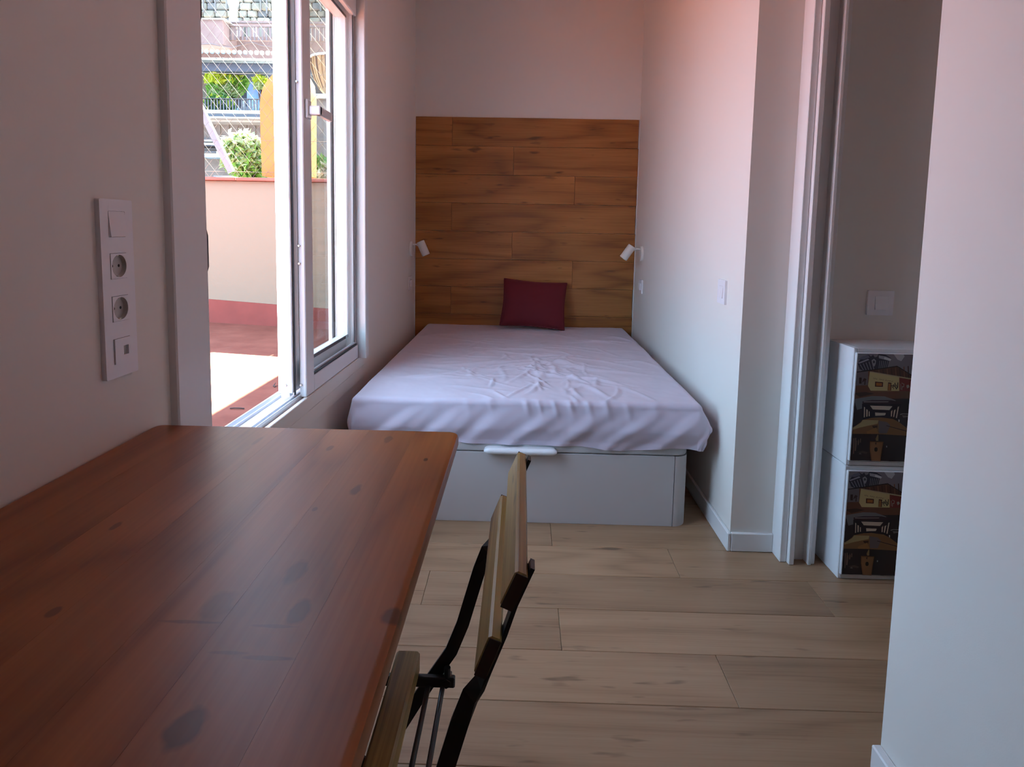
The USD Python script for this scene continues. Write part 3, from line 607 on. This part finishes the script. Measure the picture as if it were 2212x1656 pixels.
    b([(190, 60), (300, 10), (700, -60), (1000, -50), (1250, 40), (1290, 90), (480, 90)], (.16, .15, .16)); b([(280, 60), (480, 70), (460, 240), (340, 275)], (.15, .15, .16))
    b([(470, 70), (700, 40), (1150, 40), (1390, 90), (1390, 140), (470, 140)], (.035, .018, .025)); b([(500, 70), (1100, 70), (1080, 90), (500, 95)], (.22, .18, .18))
    b([(460, 130), (1390, 130), (1350, 520), (460, 500)], (.018, .012, .02))
    cr = (.52, .43, .34)
    b([(650, 170), (1185, 185), (1110, 278), (715, 262)], cr); b([(770, 335), (1025, 345), (1020, 380), (1000, 405), (775, 412)], cr)
    for q in ([(505, 200), (530, 210), (525, 450), (500, 450)], [(560, 255), (595, 270), (590, 430), (560, 435)], [(622, 305), (642, 312), (645, 420), (618, 425)], [(1150, 310), (1185, 270), (1170, 430), (1145, 430)], [(1220, 280), (1262, 260), (1225, 445), (1198, 440)], [(1310, 200), (1342, 190), (1290, 470), (1262, 465)]): b(q, cr)
    b([(150, 770), (430, 560), (470, 510), (700, 460), (900, 450), (1200, 490), (1350, 570), (1570, 740), (1570, 890), (860, 850), (200, 840)], (.20, .10, .045))
    b([(160, 740), (430, 580), (480, 510), (850, 520), (830, 600), (420, 690), (165, 765)], (.36, .27, .13)); b([(850, 530), (1050, 560), (1130, 640), (1050, 830), (860, 830)], (.13, .10, .10)); b([(700, 650), (830, 640), (820, 720), (720, 700)], (.05, .02, .012)); b([(560, 790), (800, 690), (850, 840), (580, 840)], (.27, .13, .05))
    b([(1040, 640), (1560, 780), (1560, 800), (1035, 655)], (.04, .02, .02)); b([(1320, 500), (1355, 505), (1350, 560), (1330, 560)], (.45, .42, .4))
    b([(1360, 375), (1420, 358), (1600, 362), (1600, 378), (1430, 372), (1370, 390)], (.30, .27, .26)); b([(1410, 400), (1560, 410), (1560, 440), (1440, 460)], (.14, .12, .12))
    b([(780, 960), (825, 860), (850, 870), (845, 1010), (790, 1010)], (.25, .15, .07)); b([(645, 1020), (970, 1030), (930, 1250), (895, 1510), (680, 1500), (640, 1200)], (.17, .075, .03)); b([(665, 1045), (950, 1050), (915, 1240), (885, 1490), (700, 1485), (660, 1200)], (.23, .11, .05)); b([(770, 1060), (800, 1040), (800, 1100), (770, 1090)], (.06, .03, .02))
    polys.append((np.array(LineString([(lambda q: (q[0], q[2]))(at(B[0]+a_*sB, B[1]+b_*sB, 2.026)) for a_, b_ in ((790, 1200), (790, 1230))]).buffer(.0052).exterior.coords)[:-1], (.02, .012, .01)))
    for q in ([(205, 940), (228, 940), (215, 1110), (205, 1110)], [(250, 950), (275, 945), (262, 1320), (246, 1320)], [(295, 940), (318, 940), (300, 1240), (282, 1250)], [(330, 1000), (345, 1000), (310, 1250), (300, 1250)], [(375, 960), (390, 1010), (375, 1110), (355, 1100)], [(415, 955), (432, 955), (425, 1050), (410, 1050)], [(160, 970), (172, 970), (182, 1240), (172, 1250)]): b(q, (.22, .13, .10))
    b([(370, 1320), (430, 1270), (440, 1335)], (.12, .10, .10)); b([(1030, 1125), (1055, 1125), (1055, 1165), (1030, 1165)], (.3, .3, .32)); b([(330, 1280), (480, 1240), (600, 1290), (560, 1320)], (.07, .05, .05))
    clip = sbox(x0, z0, x1, z1); V, F, C = [], [], []; n = 0
    for i, (q, c) in enumerate(polys):
        g = Polygon(q).buffer(0).intersection(clip)
        for gg in getattr(g, 'geoms', [g]):
            if gg.is_empty or gg.area < 1e-8 or gg.geom_type != 'Polygon': continue
            v, f = trimesh.creation.triangulate_polygon(gg, engine='earcut')
            V.append(np.column_stack([v[:, 0], np.full(len(v), 2.0262-.00002*i), v[:, 1]])); F.append(np.asarray(f)+n); C.append(np.tile(c, (len(v), 1))); n += len(v)
    V, F, C = np.vstack(V), np.vstack(F), np.vstack(C)
    m = trimesh.Trimesh(V, F, process=False)
    flip = m.face_normals[:, 1] > 0; F[flip] = F[flip][:, ::-1]
    V[:, 2] += dz
    return V, F, C
def cabinet(dz, label):
    c = thing('shoe_cabinet', label, 'shoe cabinet', group='shoe cabinets with printed doors')
    X0, X1, Y0, Y1, Z0, Z1 = 1.083, 1.648, 2.034, YRET-.001, dz+.394, dz+.786
    obj('body', [bx(X0, X0+.012, Y0, Y1, Z0, Z1, .002), bx(X1-.012, X1, Y0, Y1, Z0, Z1, .002), bx(X0+.012, X1-.012, Y0, Y1, Z1-.014, Z1, .002), bx(X0+.012, X1-.012, Y0, Y1, Z0, Z0+.014, .002), bx(X0+.012, X1-.012, Y1-.01, Y1, Z0+.014, Z1-.014)], 'cabinet_white', c)
    dr = obj('door', bx(X0+.0055, X1-.004, 2.0265, Y0+.006, Z0+.0165, Z1-.0135, .0025), 'cabinet_white', c)
    V, F, C = picture(dz)
    m = usdkit.mesh(stage, pathfor('printed_picture', dr), (V, F), M['print_ink'])
    UsdGeom.PrimvarsAPI(m).CreatePrimvar('inkColor', Sdf.ValueTypeNames.Color3fArray, 'vertex').Set(Vt.Vec3fArray.FromNumpy(C.astype(np.float32)))
    obj('base_strip', bx(X0+.008, X1-.008, 2.031, 2.0335, Z0+.002, Z0+.014), 'aluminium', c)
cabinet(0, 'white shoe cabinet with a printed car picture, upper of the stack of two')
cabinet(-.394, 'white shoe cabinet with a printed car picture, standing on the floor')

# ------------------------------------------------------------------ terrace outside
def tz(x): return .372-.04*(x+1.9)                                # the floor falls a little towards the house
tp = [(-7, -4), (XO, -4), (XO, 5.2), (-7, 5.2)]
tv = np.array([(x, y, tz(x)) for x, y in tp]+[(x, y, -.1) for x, y in tp])
obj('terrace_floor', trimesh.PointCloud(tv).convex_hull, 'red_floor_paint', kind='structure', label='red painted terrace floor outside the window', cat='terrace floor')
PY = 4.80
pp = thing('parapet_wall', kind='structure', label='peach rendered parapet wall with red skirting across the terrace', cat='parapet')
def slope_box(x0, x1, y0, y1, zb0, zb1, zt0, zt1):
    return trimesh.PointCloud([(x, y, z) for y in (y0, y1) for x, z in ((x0, zb0), (x1, zb1), (x0, zt0), (x1, zt1))]).convex_hull
obj('wall_body', bx(-7, XO, PY, PY+.16, .2, 1.480), 'parapet_render', pp)
obj('skirting', slope_box(-7, XO, PY-.012, PY, tz(-7)-.02, tz(XO)-.02, .558-.06*(-7+2.17), .558-.06*(XO+2.17)), 'red_skirting_paint', pp)
x = -6.98
while x < XO-.05:
    obj('coping_tile', bx(x, min(x+.40, XO)-.004, PY-.035, PY+.20, 1.482, 1.508, .004), 'coping_paint', pp); x += .40
obj('twig', tube([(-1.262, 2.653, tz(-1.26)+.004), (-1.245, 2.656, tz(-1.24)+.006), (-1.225, 2.659, tz(-1.22)+.006), (-1.204, 2.664, tz(-1.2)+.004)], .0032, 6), 'twig_brown', label='short dark twig lying on the red terrace floor', cat='twig')
obj('dry_leaf', tube([(-1.235, 3.09, tz(-1.23)+.012), (-1.232, 3.06, tz(-1.23)+.004), (-1.220, 3.045, tz(-1.22)+.004), (-1.208, 3.055, tz(-1.2)+.008)], [.002, .004, .003, .001], 6), 'twig_brown', label='small curled dry stalk beside the window edge on the terrace', cat='dry stalk')
obj('roof_eave', bx(XO-.10, 2.4, -1.9, 8.4, ZC+.081, ZC+.2), 'white_masonry', kind='structure', label='flat roof of the room', cat='roof')

# fence on the parapet
fc = thing('chain_link_fence', 'galvanised chain-link fence on top of the terrace parapet', 'fence')
dxw, dzw, FY = .021, .052, PY+.10
wires = []
for i in range(72):
    xw = -3.6+i*2*dxw
    if xw > -.95: break
    nn = 34; zs = 1.515+np.arange(nn)*dzw
    wires.append(tube(np.column_stack([xw+np.where((np.arange(nn)+i) % 2 == 0, -dxw*1.02, dxw*1.02), FY+np.where((np.arange(nn)+i) % 2 == 0, .002, -.002), zs]), .0013, 4))
obj('wire_mesh', wires, 'wire', fc, kind='stuff')
obj('tension_wire', [cyl((-3.6, FY, z), (-.9, FY, z), .0015, 6) for z in (1.56, 1.80, 2.30, 2.9)], 'wire', fc)
def bar(a, b, w, t):
    a, b = np.array(a), np.array(b); d = b-a; return strip([a, (a+b)/2, b], [np.cross(d, (0, 1, 0))]*3, w, t)
f0, f1 = at(500, 372, FY+.05), at(436, 240, FY+.05); fd = f1-f0
obj('brace', [bar(f0, f0+fd*2.6, .055, .006), bar(f0+np.array([.026, -.02, .012]), f0+fd*2.6+np.array([.026, -.02, .012]), .006, .04)], 'galvanised', fc, label='slanted galvanised angle brace')
obj('brace_foot', bx(f0[0]-.08, f0[0]+.05, PY+.02, FY+.08, 1.508, 1.522, .002), 'galvanised', fc)
obj('fence_post', cyl((-3.62, FY+.03, 1.508), (-3.62, FY+.03, 3.4), .024, 16), 'galvanised', fc)

# orange rounded pillar on the parapet
def arch(px, y0, y1):
    q = [(lambda w: (w[0], w[2]))(at(a, b, y0)) for a, b in px]; return prism(Polygon(q).buffer(0), y0, y1, 'y')
PYO = PY+.19
obj('chimney_stack', arch([(566, 380), (563, 300), (561, 230), (563, 205), (570, 184), (580, 170), (594, 155), (612, 146), (632, 146), (650, 155), (660, 172), (664, 205), (664, 380)], PYO, PYO+.22), 'orange_render', label='orange rendered pillar with a rounded top behind the chain-link fence', cat='chimney', smooth=30)

# plants
def leaves(c, rad, n, size, seed, flat=.5):
    R = np.random.default_rng(seed); V, F = [], []
    d = R.normal(size=(n, 3)); d /= np.linalg.norm(d, axis=1)[:, None]; p = np.array(c)+d*np.array(rad)*(R.uniform(.35, 1, (n, 1))**.6)*(1+.25*(meshkit.noise(d*2.2+seed, seed)[:, None]-.5))
    for q in p:
        a = R.normal(size=3); a /= np.linalg.norm(a); b_ = np.cross(a, R.normal(size=3)); b_ /= np.linalg.norm(b_); s = size*R.uniform(.6, 1.3); up = np.cross(a, b_)*s*.18
        k = len(V); V += [q-a*s, q+b_*s*flat+up, q+a*s*1.1, q-b_*s*flat+up, q-up*.3]; F += [[k, k+1, k+4], [k+1, k+2, k+4], [k+2, k+3, k+4], [k+3, k, k+4]]
    return trimesh.Trimesh(V, F, process=False)
def bush(name, label, cat, px, rpx, y, n, size, m, seed, ground, extra=()):
    c = at(px[0], px[1], y); s = y/FPX
    t = thing(name, label, cat, (c[0], c[1], ground))
    o = np.array([c[0], c[1], ground])
    obj('foliage', leaves(c-o, (rpx[0]*s, rpx[0]*s, rpx[1]*s), n, size, seed), m, t, kind='stuff')
    for m2, n2, sz, dc in extra: obj('foliage', leaves(c-o+np.array(dc)*s, (rpx[0]*s, rpx[0]*s, rpx[1]*s), n2, sz, seed+50), m2, t, kind='stuff')
    R = np.random.default_rng(seed)
    for k in range(3):
        e = c-o+np.array([R.uniform(-.5, .5)*rpx[0]*s, 0, 0]); obj('stem', tube([(R.uniform(-.05, .05), 0, 0), (e[0]*.4, e[1], e[2]*.5), tuple(e)], .012, 5), 'twig_brown', t)
Y1 = 6.6
bush('shrub', 'pale green leafy shrub beyond the parapet beside the orange pillar', 'shrub', (532, 335), (50, 46), Y1, 1500, .055, 'leaf_pale', 31, .6, [('leaf_green', 500, .05, (4, 3, -14)), ('leaf_white', 160, .04, (-10, -2, 10)), ('leaf_deep', 260, .05, (6, 4, -8))])
bush('shrub', 'bright green shrub with white blooms seen through the window glass', 'shrub', (686, 360), (30, 20), Y1, 700, .05, 'leaf_green', 32, .6, [('leaf_white', 160, .05, (12, -4, -9))])

# ---- the neighbours' houses up the slope
Y2, Y3, Y4 = 8.6, 9.4, 11.0
def slab(px0, py0, px1, py1, y, depth, c=0):
    a, b_ = at(px0, py0, y), at(px1, py1, y); return bx(a[0], b_[0], y, y+depth, b_[2], a[2], c)
def bars(o, name, pxs, py0, py1, y, w, m):
    for px in pxs:
        a, b_ = at(px, py0, y), at(px, py1, y); obj(name, bx(a[0]-w/2, a[0]+w/2, y, y+w, b_[2], a[2]), m, o)
obj('yard_ground', bx(-9, .5, 5.25, 13.5, .4, .6), 'grey_render', kind='structure', label='ground of the yards below the terrace', cat='ground')
lowh = thing('neighbour_yard', 'grey block wall and sheds of the yard just below the leafy balcony', 'yard wall')
obj('yard_wall', slab(150, 260, 760, 310, Y2, .15), 'grey_render', lowh); obj('ledge', slab(150, 257.5, 760, 262, Y2-.25, .4), 'white_masonry', lowh)
obj('shed_wall', slab(150, 310, 760, 592, Y2+.1, .15), 'grey_render', lowh)
obj('shed_roof', slab(150, 296, 480, 306, Y2-.12, .12), 'pale_sheet', lowh); obj('shed_roof', slab(150, 322, 500, 328, Y2-.2, .2), 'white_masonry', lowh)
obj('box', slab(436, 331, 482, 340, Y2-.3, .2), 'pale_blue', lowh); obj('gutter', slab(640, 303, 760, 309, Y2-.2, .2), 'pale_blue', lowh); obj('gutter', slab(640, 314, 760, 319, Y2-.25, .2), 'pale_sheet', lowh); obj('shed_panel', slab(640, 326, 760, 334, Y2-.25, .2), 'pale_sheet', lowh); obj('shed_panel', slab(640, 339, 760, 380, Y2-.2, .2), 'dim_wall', lowh)
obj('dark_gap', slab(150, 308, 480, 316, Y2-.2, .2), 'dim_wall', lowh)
for k in range(9):
    a = at(430+k*19, 306, Y2-.02); obj('wall_stain', bx(a[0], a[0]+.05, Y2-.012, Y2, a[2]-.0, a[2]+.25), 'grey_render', lowh)
bal = thing('leafy_balcony', 'dark railed balcony full of plants under a blue grey beam', 'balcony')
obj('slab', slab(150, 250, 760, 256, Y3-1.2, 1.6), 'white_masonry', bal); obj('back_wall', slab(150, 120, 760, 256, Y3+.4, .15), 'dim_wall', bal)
obj('pillar', slab(405, 152, 446, 256, Y3-.2, .2), 'stone_0', bal); obj('beam', slab(150, 131, 760, 158, Y3-.9, .2, .01), 'blue_grey_beam', bal)
obj('top_rail', slab(150, 208, 760, 216, Y3-1.1, .05), 'dark_rail', bal); obj('bottom_rail', slab(150, 247, 760, 250, Y3-1.1, .04), 'dark_rail', bal); obj('mid_rail', slab(150, 240, 760, 241.5, Y3-1.1, .02), 'pale_sheet', bal)
bars(bal, 'baluster', np.arange(436-6.6*30, 600, 6.6), 214, 249, Y3-1.08, .016, 'dark_rail'); bars(bal, 'baluster', np.arange(662, 720, 6.6), 214, 249, Y3-1.08, .016, 'dark_rail')
can = thing('corrugated_canopy', 'pale corrugated canopy over the leafy balcony', 'canopy')
a, b_ = at(150, 118, Y3-1.0), at(770, 118, Y3-1.0); n = 540
xs = np.linspace(a[0], b_[0], n); zs = .028*np.sin((xs-a[0])/.079*2*math.pi); zt_ = at(500, 112, Y3-.5)[2]; zb_ = at(500, 127, Y3-1.1)[2]
V = np.concatenate([np.column_stack([xs, np.full(n, Y3+.1), zt_+.03+zs]), np.column_stack([xs, np.full(n, Y3-1.1), zb_+zs*.4])])
V = np.concatenate([V, V-np.array([0, 0, .006])]); f = [[i, i+n, i+n+1, i+1] for i in range(n-1)]; f += [[i+2*n, i+2*n+1, i+3*n+1, i+3*n] for i in range(n-1)]; f += [[i+n, i+3*n, i+3*n+1, i+n+1] for i in range(n-1)]
obj('roof_sheet', (V, np.array(f)), 'pale_sheet', can, smooth=50); obj('fascia', slab(150, 125, 760, 131, Y3-1.12, .03), 'pale_sheet', can)
RC = at(0, 108, Y3+.1)
for k in range(17):
    q = at(434+k*12.0, 111+k*.3, Y3+.08); obj('ridge_tile', trimesh.creation.icosphere(1, .034).apply_translation(q), 'white_masonry', can)
gz = at(500, 252, Y3-1)[2]
bush('balcony_plant', 'yellow green leafy plant at the left of the leafy balcony', 'plant', (466, 168), (17, 14), Y3-.75, 420, .07, 'leaf_yellow', 41, gz, [('leaf_green', 260, .06, (0, 2, -26)), ('leaf_pale', 160, .05, (2, 0, -30))])
bush('balcony_plant', 'bright green leafy plant in the middle of the leafy balcony', 'plant', (508, 180), (23, 20), Y3-.6, 620, .07, 'leaf_green', 42, gz, [('leaf_pale', 420, .05, (-6, -1, -12)), ('leaf_yellow', 160, .06, (0, -3, 6))])
bush('balcony_plant', 'small yellow plant beside the blue cloth on the leafy balcony', 'plant', (563, 176), (13, 9), Y3-.75, 220, .06, 'leaf_yellow', 43, gz, [('leaf_pale', 120, .05, (0, 0, -8))])
bush('balcony_plant', 'deep green plant behind the railing of the leafy balcony', 'plant', (475, 228), (30, 20), Y3-.85, 520, .06, 'leaf_deep', 44, gz, [('leaf_yellow', 160, .05, (0, -2, 2))])
a = at(534, 176, Y3-.45); b_ = at(585, 246, Y3-.45); nx_ = 30
xs = np.linspace(a[0], b_[0], nx_); zs = np.linspace(a[2], b_[2], 14); XX, ZZ = np.meshgrid(xs, zs, indexing='ij'); YYc = Y3-.45+.03*np.sin(XX*26)
top_, bk_ = np.stack([XX, YYc, ZZ], -1).reshape(-1, 3), np.stack([XX, YYc+.008, ZZ], -1).reshape(-1, 3); f = grid_faces(nx_, 14)
obj('hanging_cloth', (np.vstack([top_, bk_]), np.vstack([f, f[:, ::-1]+len(top_)])), 'blue_cloth', label='blue cloth hanging on the leafy balcony beside the orange pillar', cat='cloth', smooth=True)
for k, (px, col) in enumerate(((516, 'pale_blue'), (527, 'pale_sheet'), (541, 'pale_sheet'), (551, 'pale_blue'))):
    q = at(px, 250, Y3-.95); h_ = (.13, .19, .17, .15)[k]; obj('balcony_bottle', lathe([(0, 0), (.035, 0), (.035, h_*.6), (.014, h_*.78), (.014, h_), (0, h_)], 14, (q[0], q[1], q[2])), col, label=('pale blue bottle standing leftmost behind the dark railing', 'tall whitish bottle behind the dark railing', 'whitish bottle under the blue cloth, left one', 'pale blue bottle under the blue cloth, right one')[k], cat='bottle')
uph = thing('pink_house', 'weathered pink house wall with a brown railed balcony above the canopy', 'house')
obj('wall', slab(150, 74, 760, 135, Y4, .2), 'pink_render', uph); obj('parapet_block', slab(385, 41, 483, 97, Y4-.5, .5, .01), 'pink_render', uph); obj('coping', slab(385, 37, 486, 41, Y4-.55, .6, .01), 'white_masonry', uph)
obj('inner_wall', slab(478, 44, 760, 92, Y4+1.3, .1), 'pink_render', uph)
obj('top_rail', slab(481, 46, 760, 52, Y4-.3, .06), 'brown_rail', uph); obj('mid_rail', slab(481, 56.5, 760, 58.5, Y4-.3, .03), 'brown_rail', uph); obj('bottom_rail', slab(481, 86, 760, 90, Y4-.3, .05), 'brown_rail', uph)
bars(uph, 'baluster', np.arange(489, 600, 8.6), 57, 88, Y4-.28, .022, 'brown_rail'); bars(uph, 'baluster', np.arange(662, 720, 8.6), 57, 88, Y4-.28, .022, 'brown_rail')
for k, (p0, p1) in enumerate(((501, 508), (510, 515), (546, 551))): obj('white_post', slab(p0, 55, p1, 90, Y4+.4, .08), 'white_masonry', uph)
for k, px in enumerate((522, 531, 560, 572, 584)): obj('grey_post', slab(px, 56, px+6, 90, Y4+.7, .08), 'stone_1', uph)
obj('cable', [tube([at(432, 96, Y4-.55), at(455, 95, Y4-.55), at(475, 99, Y4-.55), at(500, 103, Y4-.3), at(520, 98, Y4-.1), at(545, 92, Y4-.1), at(565, 99, Y4-.1), at(600, 104, Y4-.1)], .012, 5)], 'brown_rail', uph)
sth = thing('stone_house', 'beige stone house rising behind the pink house', 'house')
obj('wall', slab(150, -330, 770, 60, Y4+2.2, .3), 'grey_render', sth)
R = np.random.default_rng(3); zz = 60
k = 0
for rowi in range(16):
    hh = R.uniform(11, 17); xx = 320+R.uniform(-10, 0)
    while xx < 745:
        ww = R.uniform(12, 30)
        if not (598 < xx and xx+ww < 655):
            obj('stone_block', slab(xx, zz-hh+.6, xx+ww-1.0, zz, Y4+2.2-R.uniform(.06, .16), .2, .02), f'stone_{R.integers(0, 5)}', sth); k += 1
        xx += ww
    zz -= hh
for px in (436, 462, 486, 560, 573, 690): obj('downpipe', slab(px, -40, px+3.2, R.uniform(18, 32), Y4+1.98, .05), 'grey_render', sth)
q0, q1 = at(505, 46, Y4+.9), at(503, -30, Y4+.9); q0[0] = q1[0]
rr = 8.6*(Y4+.9)/FPX; H_ = q1[2]-q0[2]
obj('white_urn', lathe([(0, 0), (rr*1.1, 0), (rr*1.1, .05), (rr*.85, .08), (rr*.95, H_*.35), (rr*.95, H_*.42), (rr*1.15, H_*.44), (rr*1.35, H_*.50), (rr*1.35, H_*.58), (rr*1.0, H_*.62), (rr*1.0, H_), (0, H_)], 24, tuple(q0)), 'white_masonry', label='white flue standing above the brown balcony railing', cat='flue', smooth=35)
# ribbed straw dome seen through the glass, on a white ledge
th = thing('straw_parasol', 'tan ribbed straw dome on a white ledge behind the window glass', 'parasol')
qc = at(704, 204, 7.2); s = 7.2/FPX
prof = [(6, 0), (20, 4), (32, 18), (42, 40), (48, 62), (50, 82)]
obj('straw_cover', lathe([(0, 0)]+[(a_*s, b_*s) for a_, b_ in prof]+[(0, 84*s)], 40, tuple(qc+np.array([.03, .25, 0]))), 'straw', th, smooth=40)
for k in range(26):
    w = 2*math.pi*k/26; obj('rib', tube([qc+np.array([.03+math.cos(w+.012*j)*a_*s*1.015, .25+math.sin(w+.012*j)*a_*s*1.015, b_*s]) for j, (a_, b_) in enumerate(prof[2:])], [.004, .008, .012, .014], 5), 'straw_dark' if k % 2 else 'straw', th)
obj('rim', tube([qc+np.array([.03+math.cos(w)*51*s, .25+math.sin(w)*51*s, 83*s]) for w in np.linspace(0, 2*math.pi, 37)], .016, 6), 'white_masonry', th)
obj('ledge', bx(qc[0]-.6, qc[0]+.7, qc[1]-.05, qc[1]+.6, qc[2]-.055, qc[2]-.001, .005), 'white_masonry', th)
obj('ledge_wall', bx(qc[0]-.25, qc[0]+.7, qc[1], qc[1]+.5, .6, qc[2]-.056, .005), 'grey_render', th)
